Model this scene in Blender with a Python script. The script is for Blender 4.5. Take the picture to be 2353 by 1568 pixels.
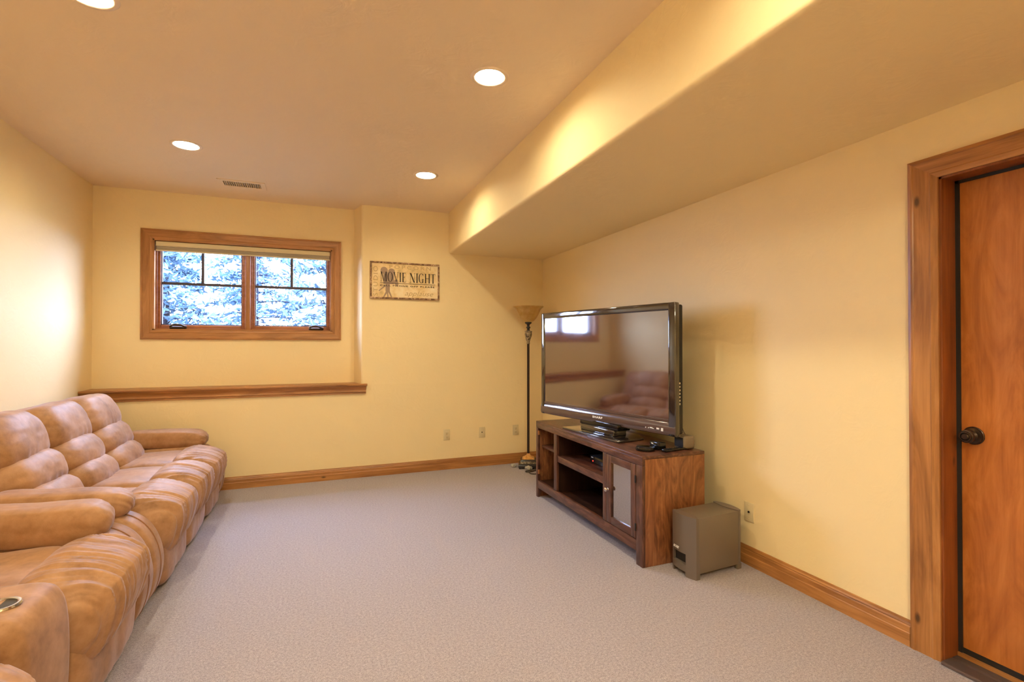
import bpy, bmesh, math, random
from mathutils import Vector, Matrix, noise as mnoise

PI = math.pi
scene = bpy.context.scene
COL = scene.collection
for o in list(bpy.data.objects):
    bpy.data.objects.remove(o)

# ---------------------------------------------------------------- camera
cam_d = bpy.data.cameras.new('camera')
cam_d.sensor_width = 36.0
cam_d.lens = 1149.88 / 2353 * 36.0
cam_d.clip_start = 0.02
cam_d.clip_end = 300
cam = bpy.data.objects.new('camera', cam_d)
cam.location = (0, 0, 1.3224)
cam.rotation_euler = (PI / 2 + 0.0087, 0, -0.3749)
COL.objects.link(cam)
scene.camera = cam

# ---------------------------------------------------------------- world, exposure
SKY_STRENGTH = 9.5
SKY_COLOR = (0.50, 0.62, 1.0, 1)
BULB_STRENGTH = 80.0
BULB_COLOR = (1.0, 0.90, 0.62, 1)
FILL_STRENGTH = 34.0
world = bpy.data.worlds.new('overcast_sky')
scene.world = world
world.use_nodes = True
wn = world.node_tree
wn.nodes.clear()
w_out = wn.nodes.new('ShaderNodeOutputWorld')
w_bg = wn.nodes.new('ShaderNodeBackground')
w_bg.inputs['Color'].default_value = SKY_COLOR
w_bg.inputs['Strength'].default_value = SKY_STRENGTH
wn.links.new(w_bg.outputs[0], w_out.inputs[0])
scene.view_settings.view_transform = 'Standard'
scene.view_settings.look = 'None'
scene.view_settings.gamma = 1.0
scene.view_settings.use_curve_mapping = False
scene.view_settings.exposure = 2.40
scene.cycles.max_bounces = 6
scene.cycles.glossy_bounces = 3
scene.cycles.transmission_bounces = 4
scene.cycles.caustics_reflective = False
scene.cycles.caustics_refractive = False
scene.cycles.diffuse_bounces = 5
scene.cycles.transparent_max_bounces = 8
scene.cycles.use_adaptive_sampling = True
scene.cycles.adaptive_threshold = 0.10
scene.cycles.adaptive_min_samples = 16
scene.cycles.use_denoising = True
scene.cycles.sample_clamp_indirect = 8.0

# window portal: only guides the sampling of the sky through the real window opening
p_d = bpy.data.lights.new('window_portal', 'AREA')
p_d.shape = 'RECTANGLE'
p_d.size = 1.50
p_d.size_y = 0.80
p_d.cycles.is_portal = True
p_o = bpy.data.objects.new('window_portal', p_d)
p_o.location = (-0.60, 5.66, 1.88)
p_o.rotation_euler = (-PI / 2, 0, 0)
COL.objects.link(p_o)

# ---------------------------------------------------------------- room dimensions (metres)
YP, YR = 5.238, 5.473
XL, XR, XS = -1.836, 2.444, 1.331
ZS, ZC = 2.308, 2.742
YB = -2.2
WX0, WX1, WZ0, WZ1 = -1.388, 0.160, 1.462, 2.302      # window opening
CANS = [(-.855, 4.135), (.855, 4.135), (-.855, 2.495), (.855, 2.495), (-.855, .855), (.855, .855), (-.855, -.785), (.855, -.785)]  # the last two rows are out of view, added for more light

# ---------------------------------------------------------------- node helpers
class NT:
    def __init__(s, name):
        s.m = bpy.data.materials.new(name)
        s.m.use_nodes = True
        s.t = s.m.node_tree
        s.t.nodes.clear()
        s.out = s.t.nodes.new('ShaderNodeOutputMaterial')
    def n(s, typ, ins=None, **kw):
        nd = s.t.nodes.new(typ)
        for k, v in kw.items():
            setattr(nd, k, v)
        for k, v in (ins or {}).items():
            if isinstance(v, bpy.types.NodeSocket):
                s.t.links.new(v, nd.inputs[k])
            else:
                nd.inputs[k].default_value = v
        return nd
    def ramp(s, fac, stops, interp='LINEAR'):
        r = s.t.nodes.new('ShaderNodeValToRGB')
        r.color_ramp.interpolation = interp
        e = r.color_ramp.elements
        while len(e) < len(stops):
            e.new(0.5)
        for el, (p, c) in zip(e, stops):
            el.position = p
            el.color = tuple(c) + (1,) if len(c) == 3 else c
        s.t.links.new(fac, r.inputs[0])
        return r.outputs[0]
    def mix(s, fac, a, b, blend='MIX'):
        nd = s.t.nodes.new('ShaderNodeMix')
        nd.data_type = 'RGBA'
        nd.blend_type = blend
        for i, v in ((0, fac), (6, a), (7, b)):
            if isinstance(v, bpy.types.NodeSocket):
                s.t.links.new(v, nd.inputs[i])
            else:
                nd.inputs[i].default_value = v if not isinstance(v, tuple) or len(v) == 4 else v + (1,)
        return nd.outputs[2]
    def math(s, op, a, b=0.0):
        nd = s.t.nodes.new('ShaderNodeMath')
        nd.operation = op
        for i, v in ((0, a), (1, b)):
            if isinstance(v, bpy.types.NodeSocket):
                s.t.links.new(v, nd.inputs[i])
            else:
                nd.inputs[i].default_value = v
        return nd.outputs[0]
    def coords(s, scale=(1, 1, 1), rot=(0, 0, 0)):
        tc = s.t.nodes.new('ShaderNodeTexCoord')
        mp = s.t.nodes.new('ShaderNodeMapping')
        mp.inputs['Scale'].default_value = scale
        mp.inputs['Rotation'].default_value = rot
        s.t.links.new(tc.outputs['Object'], mp.inputs[0])
        return mp.outputs[0]
    def noise(s, vec, scale, detail=3, rough=.55, dist=0.0):
        return s.n('ShaderNodeTexNoise', {'Vector': vec, 'Scale': scale, 'Detail': detail, 'Roughness': rough, 'Distortion': dist}).outputs[0]
    def bump(s, h, strength, dist=.01):
        return s.n('ShaderNodeBump', {'Height': h, 'Strength': strength, 'Distance': dist}).outputs[0]
    def bsdf(s, color, rough=.5, normal=None, **kw):
        ins = {'Base Color': color if isinstance(color, bpy.types.NodeSocket) or len(color) == 4 else tuple(color) + (1,), 'Roughness': rough}
        if normal is not None:
            ins['Normal'] = normal
        ins.update(kw)
        b = s.n('ShaderNodeBsdfPrincipled', ins)
        s.t.links.new(b.outputs[0], s.out.inputs[0])
        return s.m

def plain(name, c, rough=.5, **kw):
    return NT(name).bsdf(c, rough, **kw)

def lin(r, g, b):
    f = lambda v: (v / 255 / 12.92) if v <= 10 else ((v / 255 + .055) / 1.055) ** 2.4
    return (f(r), f(g), f(b))

# ---------------------------------------------------------------- materials
def m_plaster(name, c):
    t = NT(name)
    v = t.coords()
    h = t.ramp(t.noise(v, 9, 3, .6, 1.0), [(.46, (0, 0, 0)), (.60, (1, 1, 1))])
    return t.bsdf(tuple(c), .62, t.bump(h, .05, .012), **{'Specular IOR Level': .25})
M_WALL = m_plaster('yellow_plaster', (.86, .70, .41))
M_CEIL = m_plaster('ceiling_paint', (.84, .685, .49))

def m_carpet():
    t = NT('taupe_carpet')
    v = t.coords()
    n1 = t.noise(v, 260, 2, .7)
    n2 = t.noise(v, 90, 3, .7)
    f = t.math('ADD', t.math('MULTIPLY', n1, .6), t.math('MULTIPLY', n2, .4))
    col = t.ramp(f, [(.36, (.215, .185, .205)), (.52, (.385, .345, .385)), (.66, (.56, .50, .55))])
    return t.bsdf(col, .95, t.bump(f, .5, .012), **{'Specular IOR Level': .1, 'Sheen Weight': .15})
M_CARPET = m_carpet()

def m_wood(name, axis, dark, mid, light, rough=.38, knots=True, scale=1.0, seed=0.0, curly=False):
    t = NT(name)
    st = [9 * scale] * 3
    st[axis] = .9 * scale if not curly else 2.2 * scale
    tc = t.n('ShaderNodeTexCoord')
    mp = t.n('ShaderNodeMapping', {'Vector': tc.outputs['Object'], 'Scale': tuple(st), 'Location': (seed, seed * 1.7, seed * .6)})
    v = mp.outputs[0]
    g1 = t.noise(v, 1.6, 4, .6, 1.4 if not curly else 3.2)
    st2 = [130 * scale] * 3
    st2[axis] = 3 * scale
    mp2 = t.n('ShaderNodeMapping', {'Vector': tc.outputs['Object'], 'Scale': tuple(st2)})
    g2 = t.noise(mp2.outputs[0], 1.0, 3, .6)
    f = t.math('ADD', t.math('MULTIPLY', g1, .75), t.math('MULTIPLY', g2, .25))
    col = t.ramp(f, [(.30, dark), (.50, mid), (.68, light)])
    if knots:
        st3 = [5.5] * 3
        st3[axis] = 2.4
        mp3 = t.n('ShaderNodeMapping', {'Vector': tc.outputs['Object'], 'Scale': tuple(st3), 'Location': (.3, .8 + seed, .1)})
        vo = t.n('ShaderNodeTexVoronoi', {'Vector': mp3.outputs[0], 'Scale': 1.0})
        kf = t.ramp(vo.outputs['Distance'], [(.030, (1, 1, 1)), (.075, (0, 0, 0))])
        kf2 = t.math('MULTIPLY', kf, .85)
        col = t.mix(kf2, col, tuple(x * .22 for x in dark))
    return t.bsdf(col, rough, **{'Specular IOR Level': .6})
ALD = ((.19, .070, .017), (.38, .162, .046), (.52, .245, .080))
M_WX, M_WY, M_WZ = [m_wood('alder_' + 'xyz'[i], i, *ALD) for i in range(3)]
JMB = ((.13, .035, .008), (.22, .06, .012), (.30, .09, .02))
M_JAMB = m_wood('dark_alder', 2, *JMB)
M_DOOR = m_wood('birch_veneer', 2, (.30, .085, .014), (.42, .135, .026), (.52, .19, .045), .34, False, .55, 3.0, True)
M_REDW = m_wood('window_wood', 0, (.20, .055, .018), (.30, .10, .035), (.40, .15, .055))
STD = ((.030, .010, .007), (.095, .036, .022), (.20, .085, .052))
M_STAND_Y = m_wood('espresso_oak_y', 1, *STD, .30, False, .8, 1.3, True)
M_STAND_Z = m_wood('espresso_oak_z', 2, (.060, .018, .008), (.23, .085, .032), (.38, .160, .062), .32, False, .7, 5.1, True)
M_STAND_F = m_wood('espresso_oak_front', 2, *STD, .30, False, .8, 2.2, True)
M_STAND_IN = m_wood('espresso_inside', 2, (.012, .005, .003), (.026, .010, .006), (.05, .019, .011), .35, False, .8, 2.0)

def m_suede():
    t = NT('tan_suede')
    v = t.coords()
    a = t.noise(v, 5.5, 4, .6, .6)
    b = t.noise(v, 34, 3, .6)
    f = t.math('ADD', t.math('MULTIPLY', a, .7), t.math('MULTIPLY', b, .3))
    col = t.ramp(f, [(.32, (.255, .125, .055)), (.5, (.385, .202, .096)), (.68, (.48, .272, .148))])
    fine = t.noise(v, 300, 2)
    return t.bsdf(col, .52, t.bump(t.mix(.6, b, fine), .10, .004),
                  **{'Specular IOR Level': .30, 'Sheen Weight': .34, 'Sheen Roughness': .35, 'Sheen Tint': (.72, .74, 1, 1)})
M_SUEDE = m_suede()
M_SEAM = plain('suede_piping', (.30, .135, .060), .6)
M_BLACK = plain('black_gloss', (.008, .007, .007), .12)
M_MATTE = plain('black_matte', (.012, .011, .011), .6)
M_BEZEL = plain('piano_black_bezel', (.020, .014, .012), .09, **{'Coat Weight': 1.0, 'Coat Roughness': .03, 'Specular IOR Level': .9})
M_SCREEN = plain('tv_glass', (.050, .018, .020), .055, **{'Specular IOR Level': .5, 'IOR': 3.1})
M_BRONZE = plain('oil_rubbed_bronze', (.055, .036, .026), .32, Metallic=.8)
M_CHROME = plain('chrome', (.75, .75, .78), .15, Metallic=1.0)
M_NICKEL = plain('polished_nickel', (.80, .72, .66), .18, Metallic=1.0)
M_BRASS = plain('copper_hinge', (.75, .33, .12), .35, Metallic=.8)
M_WHITE = plain('white_print', (.85, .85, .85), .5)
M_PLATE = plain('almond_plastic', (.68, .57, .35), .45)
M_SLOT = plain('slot_dark', (.04, .03, .02), .7)
M_TRIMRING = plain('white_trim_ring', (.80, .66, .50), .5)
M_GRILLE = plain('painted_vent', (.84, .68, .48), .5)
M_VENTDARK = plain('vent_dark', (.03, .02, .015), .8)
M_SHADE_A = plain('cream_valance', (.72, .62, .40), .6)
M_SHADE_B = plain('taupe_shade', (.45, .38, .28), .8)
M_MUNTIN = plain('dark_muntin', (.06, .045, .06), .5)
M_SUB = plain('graphite_plastic', (.165, .128, .095), .42, **{'Specular IOR Level': .5})
M_SUBF = plain('graphite_front', (.15, .12, .10), .33, **{'Specular IOR Level': .6})
M_THR = plain('bronze_threshold', (.17, .125, .115), .34, Metallic=.5)
M_CABLE = plain('dark_cable', (.05, .035, .03), .5)
M_PLASTICBAG = plain('clear_plastic_wrap', (.75, .72, .66), .25, **{'Transmission Weight': .4})
M_LED = NT('red_led')
_e = M_LED.n('ShaderNodeEmission', {'Color': (1, .05, .03, 1), 'Strength': .5})
M_LED.t.links.new(_e.outputs[0], M_LED.out.inputs[0])
M_LED = M_LED.m
M_BULB = NT('lit_bulb')
_e = M_BULB.n('ShaderNodeEmission', {'Color': BULB_COLOR, 'Strength': BULB_STRENGTH})
M_BULB.t.links.new(_e.outputs[0], M_BULB.out.inputs[0])
M_BULB = M_BULB.m
M_BULB.cycles.emission_sampling = 'FRONT'

def m_glass(name, refl=.08):
    t = NT(name)
    tr = t.n('ShaderNodeBsdfTransparent', {'Color': (.96, .98, .97, 1)})
    gl = t.n('ShaderNodeBsdfGlossy', {'Roughness': .02})
    lw = t.n('ShaderNodeLayerWeight', {'Blend': .5})
    fr = t.math('ADD', t.math('MULTIPLY', t.math('POWER', lw.outputs['Facing'], 4.0), .7), .03)
    mx = t.n('ShaderNodeMixShader', {0: fr, 1: tr.outputs[0], 2: gl.outputs[0]})
    t.t.links.new(mx.outputs[0], t.out.inputs[0])
    return t.m
M_GLASS = m_glass('window_glass')
def m_doorglass():
    t = NT('cabinet_glass')
    tr = t.n('ShaderNodeBsdfTransparent', {'Color': (.55, .50, .45, 1)})
    gl = t.n('ShaderNodeBsdfGlossy', {'Roughness': .015, 'Color': (.95, .93, .92, 1)})
    mx = t.n('ShaderNodeMixShader', {0: .62, 1: tr.outputs[0], 2: gl.outputs[0]})
    t.t.links.new(mx.outputs[0], t.out.inputs[0])
    return t.m
M_CABGLASS = m_doorglass()

def m_amber():
    t = NT('amber_glass')
    v = t.coords()
    c = t.ramp(t.noise(v, 14, 3), [(.35, (.62, .36, .10)), (.65, (.78, .54, .20))])
    d = t.n('ShaderNodeBsdfPrincipled', {'Base Color': c, 'Roughness': .3, 'Transmission Weight': .25, 'Subsurface Weight': .2})
    t.t.links.new(d.outputs[0], t.out.inputs[0])
    return t.m
M_AMBER = m_amber()
def m_lampwood(name, c1, c2, rough=.35):
    t = NT(name)
    v = t.coords()
    return t.bsdf(t.ramp(t.noise(v, 38, 3, .6), [(.40, c1), (.62, c2)]), rough)
M_LURN = m_lampwood('antique_urn', (.05, .03, .02), (.42, .33, .20))
M_LPOLE = plain('dark_bronze_pole', (.045, .026, .020), .3, Metallic=.4)
M_LGOLD = m_lampwood('amber_gold', (.55, .25, .06), (.75, .42, .13))
M_LBAND = m_lampwood('mottled_band', (.12, .09, .06), (.50, .42, .28))
M_LDARK = plain('lamp_dark', (.035, .03, .032), .25)

def m_signpaper():
    t = NT('aged_paper')
    v = t.coords()
    a = t.noise(v, 5, 4, .6, .5)
    b = t.noise(v, 22, 4, .7)
    f = t.math('ADD', t.math('MULTIPLY', a, .65), t.math('MULTIPLY', b, .35))
    return t.bsdf(t.ramp(f, [(.32, (.52, .37, .18)), (.46, (.76, .56, .27)), (.56, (.84, .67, .40)), (.70, (.88, .77, .56))]), .6)
M_PAPER = m_signpaper()
def m_signframe():
    t = NT('distressed_frame')
    v = t.coords()
    return t.bsdf(t.ramp(t.noise(v, 30, 4, .7), [(.38, (.10, .045, .02)), (.52, (.28, .14, .06)), (.66, (.70, .50, .32))]), .5)
M_SFRAME = m_signframe()
M_INK = plain('dark_brown_ink', (.025, .010, .006), .6)
M_INK2 = plain('mauve_brown_ink', (.36, .245, .17), .6)
M_INK3 = plain('faded_tan_ink', (.50, .34, .16), .6)
def m_leaf(name, c1, c2):
    t = NT(name)
    v = t.coords()
    return t.bsdf(t.ramp(t.noise(v, 3, 3), [(.35, c1), (.65, c2)]), .7, **{'Specular IOR Level': .2})
M_NEEDLE = m_leaf('spruce_needles', (.050, .095, .16), (.12, .20, .27))
M_BARK = m_leaf('bark', (.012, .012, .022), (.025, .024, .035))
M_GROUND = m_leaf('pale_gravel', (.04, .055, .055), (.07, .09, .085))

# ---------------------------------------------------------------- mesh helpers
def link(name, me, mat, parent=None, smooth=False):
    o = bpy.data.objects.new(name, me)
    COL.objects.link(o)
    if mat is not None:
        me.materials.append(mat)
    if parent is not None:
        o.parent = parent
    if smooth:
        for p in me.polygons:
            p.use_smooth = True
    return o
def empty(name, loc=(0, 0, 0), rz=0.0):
    o = bpy.data.objects.new(name, None)
    o.empty_display_size = .1
    o.location = loc
    o.rotation_euler = (0, 0, rz)
    COL.objects.link(o)
    return o
def tag(o, label=None, cat=None, group=None, kind=None):
    if label: o['label'] = label
    if cat: o['category'] = cat
    if group: o['group'] = group
    if kind: o['kind'] = kind
    return o
def off_of(parent):
    return Vector(parent.location) if parent is not None and parent.parent is None and parent.type == 'EMPTY' else None
def finish(bm, name, mat, parent=None, smooth=False, local=True, angle=None):
    """local=False: vertices are given in world axes and are shifted to the parent's origin."""
    if not local and parent is not None:
        root = parent
        sh = Vector((0, 0, 0))
        while root is not None:
            sh += Vector(root.location)
            root = root.parent
        bmesh.ops.translate(bm, verts=bm.verts, vec=-sh)
    bmesh.ops.recalc_face_normals(bm, faces=bm.faces)
    me = bpy.data.meshes.new(name)
    bm.to_mesh(me)
    bm.free()
    o = link(name, me, mat, parent, smooth)
    if angle is not None:
        me.set_sharp_from_angle(angle=math.radians(angle))
    return o
def bm_box(bm, x0, x1, y0, y1, z0, z1, bev=0.0, seg=2):
    r = bmesh.ops.create_cube(bm, size=1)
    vs = r['verts']
    bmesh.ops.scale(bm, verts=vs, vec=(x1 - x0, y1 - y0, z1 - z0))
    bmesh.ops.translate(bm, verts=vs, vec=((x0 + x1) / 2, (y0 + y1) / 2, (z0 + z1) / 2))
    if bev > 0:
        es = list({e for v in vs for e in v.link_edges})
        bmesh.ops.bevel(bm, geom=es, offset=bev, segments=seg, affect='EDGES', profile=.5)
def box(name, x0, x1, y0, y1, z0, z1, mat, parent=None, bev=0.0, seg=2, local=False):
    bm = bmesh.new()
    bm_box(bm, min(x0, x1), max(x0, x1), min(y0, y1), max(y0, y1), min(z0, z1), max(z0, z1), bev, seg)
    return finish(bm, name, mat, parent, bev > 0, local, 35 if bev > 0 else None)
def bm_prism(bm, prof, axis, a0, a1):
    """prof: list of 2D points; axis 0: (y,z) along x; 1: (x,z) along y; 2: (x,y) along z."""
    def P(u, v, w):
        return {0: (w, u, v), 1: (u, w, v), 2: (u, v, w)}[axis]
    A = [bm.verts.new(P(u, v, a0)) for u, v in prof]
    B = [bm.verts.new(P(u, v, a1)) for u, v in prof]
    n = len(prof)
    for i in range(n):
        j = (i + 1) % n
        bm.faces.new((A[i], A[j], B[j], B[i]))
    bm.faces.new(A)
    bm.faces.new(B)
def prism(name, prof, axis, a0, a1, mat, parent=None, smooth=False, local=False, bev=0.0):
    bm = bmesh.new()
    bm_prism(bm, prof, axis, a0, a1)
    if bev:
        bmesh.ops.recalc_face_normals(bm, faces=bm.faces)
        bmesh.ops.bevel(bm, geom=list(bm.edges), offset=bev, segments=2, affect='EDGES', profile=.5)
    return finish(bm, name, mat, parent, smooth or bev > 0, local, 40 if (smooth or bev) else None)
def lathe(name, prof, mat, parent=None, seg=32, loc=(0, 0, 0), rot=None, smooth=True, local=True, angle=50):
    """prof: list of (r, z), spun about z, then rotated and moved."""
    bm = bmesh.new()
    rings = []
    for r, z in prof:
        if r < 1e-6:
            rings.append([bm.verts.new((0, 0, z))])
        else:
            rings.append([bm.verts.new((r * math.cos(2 * PI * i / seg), r * math.sin(2 * PI * i / seg), z)) for i in range(seg)])
    for a, b in zip(rings, rings[1:]):
        for i in range(seg):
            j = (i + 1) % seg
            if len(a) == 1 and len(b) == 1:
                continue
            if len(a) == 1:
                bm.faces.new((a[0], b[j], b[i]))
            elif len(b) == 1:
                bm.faces.new((a[i], a[j], b[0]))
            else:
                bm.faces.new((a[i], a[j], b[j], b[i]))
    M = Matrix.Translation(loc) @ (rot.to_4x4() if rot is not None else Matrix.Identity(4))
    bmesh.ops.transform(bm, matrix=M, verts=bm.verts)
    return finish(bm, name, mat, parent, smooth, local, angle)
def bm_tube(bm, pts, r, seg=8):
    pts = [Vector(p) for p in pts]
    rings = []
    n = len(pts)
    up = Vector((.13, .27, .95)).normalized()
    for i, p in enumerate(pts):
        d = (pts[min(i + 1, n - 1)] - pts[max(i - 1, 0)]).normalized()
        a = d.cross(up)
        if a.length < 1e-3:
            a = d.cross(Vector((1, 0, 0)))
        a.normalize()
        b = d.cross(a)
        rr = r[i] if isinstance(r, (list, tuple)) else r
        rings.append([bm.verts.new(p + (a * math.cos(2 * PI * k / seg) + b * math.sin(2 * PI * k / seg)) * rr) for k in range(seg)])
    for A, B in zip(rings, rings[1:]):
        for k in range(seg):
            j = (k + 1) % seg
            bm.faces.new((A[k], A[j], B[j], B[k]))
    bm.faces.new(rings[0])
    bm.faces.new(rings[-1])
def tube(name, pts, r, mat, parent=None, seg=8, local=False):
    bm = bmesh.new()
    bm_tube(bm, pts, r, seg)
    return finish(bm, name, mat, parent, True, local, 60)
def spline(pts, n=8):
    pts = [Vector(p) for p in pts]
    out = []
    for i in range(len(pts) - 1):
        p0, p1, p2, p3 = pts[max(i - 1, 0)], pts[i], pts[i + 1], pts[min(i + 2, len(pts) - 1)]
        for k in range(n):
            t = k / n
            out.append(.5 * ((2 * p1) + (p2 - p0) * t + (2 * p0 - 5 * p1 + 4 * p2 - p3) * t * t + (3 * p1 - p0 - 3 * p2 + p3) * t ** 3))
    out.append(pts[-1])
    return out
def flat_polys(name, polys, mat, parent, M, depth=.0006):
    """closed 2D polygons extruded a little, placed with matrix M (local to parent)."""
    bm = bmesh.new()
    for pg in polys:
        A = [bm.verts.new((u, v, 0)) for u, v in pg]
        f = bm.faces.new(A)
        r = bmesh.ops.extrude_face_region(bm, geom=[f])
        bmesh.ops.translate(bm, verts=[g for g in r['geom'] if isinstance(g, bmesh.types.BMVert)], vec=(0, 0, depth))
    bmesh.ops.transform(bm, matrix=M, verts=bm.verts)
    return finish(bm, name, mat, parent)
def text(name, body, size, mat, parent, M, extrude=.0004, shear=0.0, spacing=1.0, width=None, align='LEFT', bold=0.0):
    cu = bpy.data.curves.new(name, 'FONT')
    cu.body = body
    cu.size = size
    cu.extrude = extrude
    cu.shear = shear
    cu.space_character = spacing
    cu.align_x = align
    cu.offset = bold
    cu.resolution_u = 3
    tmp = bpy.data.objects.new('tmp_text', cu)
    COL.objects.link(tmp)
    dg = bpy.context.evaluated_depsgraph_get()
    me = bpy.data.meshes.new_from_object(tmp.evaluated_get(dg))
    bpy.data.objects.remove(tmp)
    if width:
        xs = [v.co.x for v in me.vertices]
        k = width / max(1e-6, max(xs) - min(xs))
        mn = min(xs)
        for v in me.vertices:
            v.co.x = (v.co.x - mn) * k
    me.transform(M)
    me.materials.clear()
    return link(name, me, mat, parent)

def pillow(name, size, loc, mat, parent, rot=(0, 0, 0), e=(4, 4, 4), n=22, disp=None, local=False):
    """a cushion: cube sphere pulled to a superellipsoid of full size `size`, with a displacement disp(p, unit) -> metres."""
    bm = bmesh.new()
    vid = {}
    def V(x, y, z):
        k = (round(x, 5), round(y, 5), round(z, 5))
        if k not in vid:
            ex, ey, ez = e
            r = (abs(x) ** ex + abs(y) ** ey + abs(z) ** ez) ** (1.0 / ((ex + ey + ez) / 3))
            u = Vector((x, y, z)) / r
            p = Vector((u.x * size[0] / 2, u.y * size[1] / 2, u.z * size[2] / 2))
            if disp:
                nn = Vector((u.x / size[0], u.y / size[1], u.z / size[2])).normalized()
                p += nn * disp(p, u)
            vid[k] = bm.verts.new(p)
        return vid[k]
    g = [math.tan(PI / 4 * (-1 + 2 * i / n)) for i in range(n + 1)]
    for ax in range(3):
        for sg in (-1, 1):
            for i in range(n):
                for j in range(n):
                    q = []
                    for (a, b) in ((i, j), (i + 1, j), (i + 1, j + 1), (i, j + 1)):
                        c = [0, 0, 0]
                        c[ax] = sg
                        c[(ax + 1) % 3] = g[a]
                        c[(ax + 2) % 3] = g[b]
                        q.append(V(*c))
                    bm.faces.new(q)
    M = Matrix.Translation(loc) @ Matrix.Rotation(rot[2], 4, 'Z') @ Matrix.Rotation(rot[1], 4, 'Y') @ Matrix.Rotation(rot[0], 4, 'X')
    bmesh.ops.transform(bm, matrix=M, verts=bm.verts)
    return finish(bm, name, mat, parent, True, local)

def nz(x, y, z):
    return mnoise.noise(Vector((x, y, z)))

# ================================================================ SETTING
def S(o, label, cat=None):
    o['kind'] = 'structure'
    if label: o['label'] = label
    if cat: o['category'] = cat
    return o
T = .16
S(box('floor', XL - T, XR + T + .6, YB - T, YP + .4, -.12, 0, M_CARPET), 'taupe wall to wall carpet covering the room floor', 'carpet')

# ceiling: one sheet with the round openings of the recessed lights
bm = bmesh.new()
def loop(pts):
    vs = [bm.verts.new((x, y, ZC)) for x, y in pts]
    for i in range(len(vs)):
        bm.edges.new((vs[i], vs[(i + 1) % len(vs)]))
loop([(XL - T, YB - T), (XR + T, YB - T), (XR + T, YR + T), (XL - T, YR + T)])
for cx, cy in CANS:
    loop([(cx + .086 * math.cos(2 * PI * i / 40), cy + .086 * math.sin(2 * PI * i / 40)) for i in range(40)])
VX0, VX1, VY0, VY1 = -.745, -.455, 4.895, 5.030
loop([(VX0, VY0), (VX1, VY0), (VX1, VY1), (VX0, VY1)])
bmesh.ops.triangle_fill(bm, use_beauty=True, use_dissolve=False, edges=bm.edges[:])
def inside_hole(c):
    if VX0 < c.x < VX1 and VY0 < c.y < VY1:
        return True
    return any((c.x - a) ** 2 + (c.y - b) ** 2 < .080 ** 2 for a, b in CANS)
dead = [f for f in bm.faces if inside_hole(f.calc_center_median())]
bmesh.ops.delete(bm, geom=dead, context='FACES_ONLY')
ceil_o = S(finish(bm, 'ceiling', M_CEIL), 'tan painted ceiling with recessed lights', 'ceiling')
S(box('light_blocker', XL - T - .3, XR + T + .9, YB - T - .3, YR + .6, ZC + .22, ZC + .32, M_CEIL), 'unseen slab added above the ceiling to keep outside light out', 'light_blocker')  # unseen slab, added to stop light leaking in from above

S(box('wall_left', XL - T, XL, YB, YR + T, -.1, ZC + .22, M_WALL), 'long plastered side wall behind the brown sofas', 'wall')
S(box('wall_rear', XL - T, XR + T, YB - T, YB, -.1, ZC + .22, M_WALL), 'plastered wall opposite the window wall', 'wall')

# window wall: upper recessed sheet with the window opening, thick lower wall and the proud part beside it
wb = empty('wall_back', (0, YP, 0))
S(wb, 'plastered window wall with a shallow recess above a wood ledge', 'wall')
bm = bmesh.new()
for (x0, x1, z0, z1) in ((XL, WX0, .85, ZC + .2), (WX1, .60, .85, ZC + .2), (WX0, WX1, .85, WZ0), (WX0, WX1, WZ1, ZC + .2)):
    bm_box(bm, x0, x1, YR, YR + .17, z0, z1)
finish(bm, 'recess_wall', M_WALL, wb, local=False)
box('lower_wall', XL, XR + .01, YP, YR + .17, -.1, .925, M_WALL, wb)
R_ = .025
arc = [(.430 + R_ - R_ * math.cos(a), YP + R_ - R_ * math.sin(a)) for a in [i * PI / 2 / 8 for i in range(9)]]
prism('proud_wall', [(.372, YR + .17), (.380, YR - .001)] + arc + [(XR + .01, YP), (XR + .01, YR + .17)], 2, .925, ZC + .2, M_WALL, wb, smooth=True)

# right hand wall with the door opening
DY0, DY1, DZ = .385, 1.300, 2.035
bm = bmesh.new()
bm_box(bm, XR, XR + .13, DY1, YP + .3, -.1, ZC + .22)
bm_box(bm, XR, XR + .13, YB, DY0, -.1, ZC + .22)
bm_box(bm, XR, XR + .13, DY0, DY1, DZ, ZC + .22)
bm_box(bm, XR + .20, XR + .3, YB, YP, -.1, ZC + .22)
S(finish(bm, 'wall_right', M_WALL), 'plastered side wall behind the television and around the door', 'wall')

# boxed soffit with rounded lower edge
R_ = .022
arc = [(XS + R_ - R_ * math.cos(a), ZS + R_ - R_ * math.sin(a)) for a in [i * PI / 2 / 8 for i in range(9)]]
S(prism('ceiling_soffit', [(XS, ZC + .1)] + arc + [(XR + .01, ZS), (XR + .01, ZC + .1)], 1, YB, YP + .01, M_WALL, smooth=True),
  'boxed soffit running along the ceiling above the television wall', 'soffit')

# baseboards (moulded profile)
def base_prof(w0, sgn):
    t = [(0, 0), (.016, 0), (.016, .056), (.0135, .060), (.0135, .084), (.010, .090), (.0115, .094), (.007, .102), (.005, .1115), (0, .1115)]
    return [(w0 + sgn * a, b) for a, b in t]
S(prism('baseboard_back', base_prof(YP, -1), 0, XL, XR, M_WX), 'stained wood baseboard below the window wall', 'baseboard')
S(prism('baseboard_right', base_prof(XR, -1), 1, 1.412, YP, M_WY), 'stained wood baseboard behind the subwoofer and cabinet', 'baseboard')
S(prism('baseboard_left', base_prof(XL, 1), 1, YB, YP, M_WY), 'stained wood baseboard behind the sofas', 'baseboard')

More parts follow.
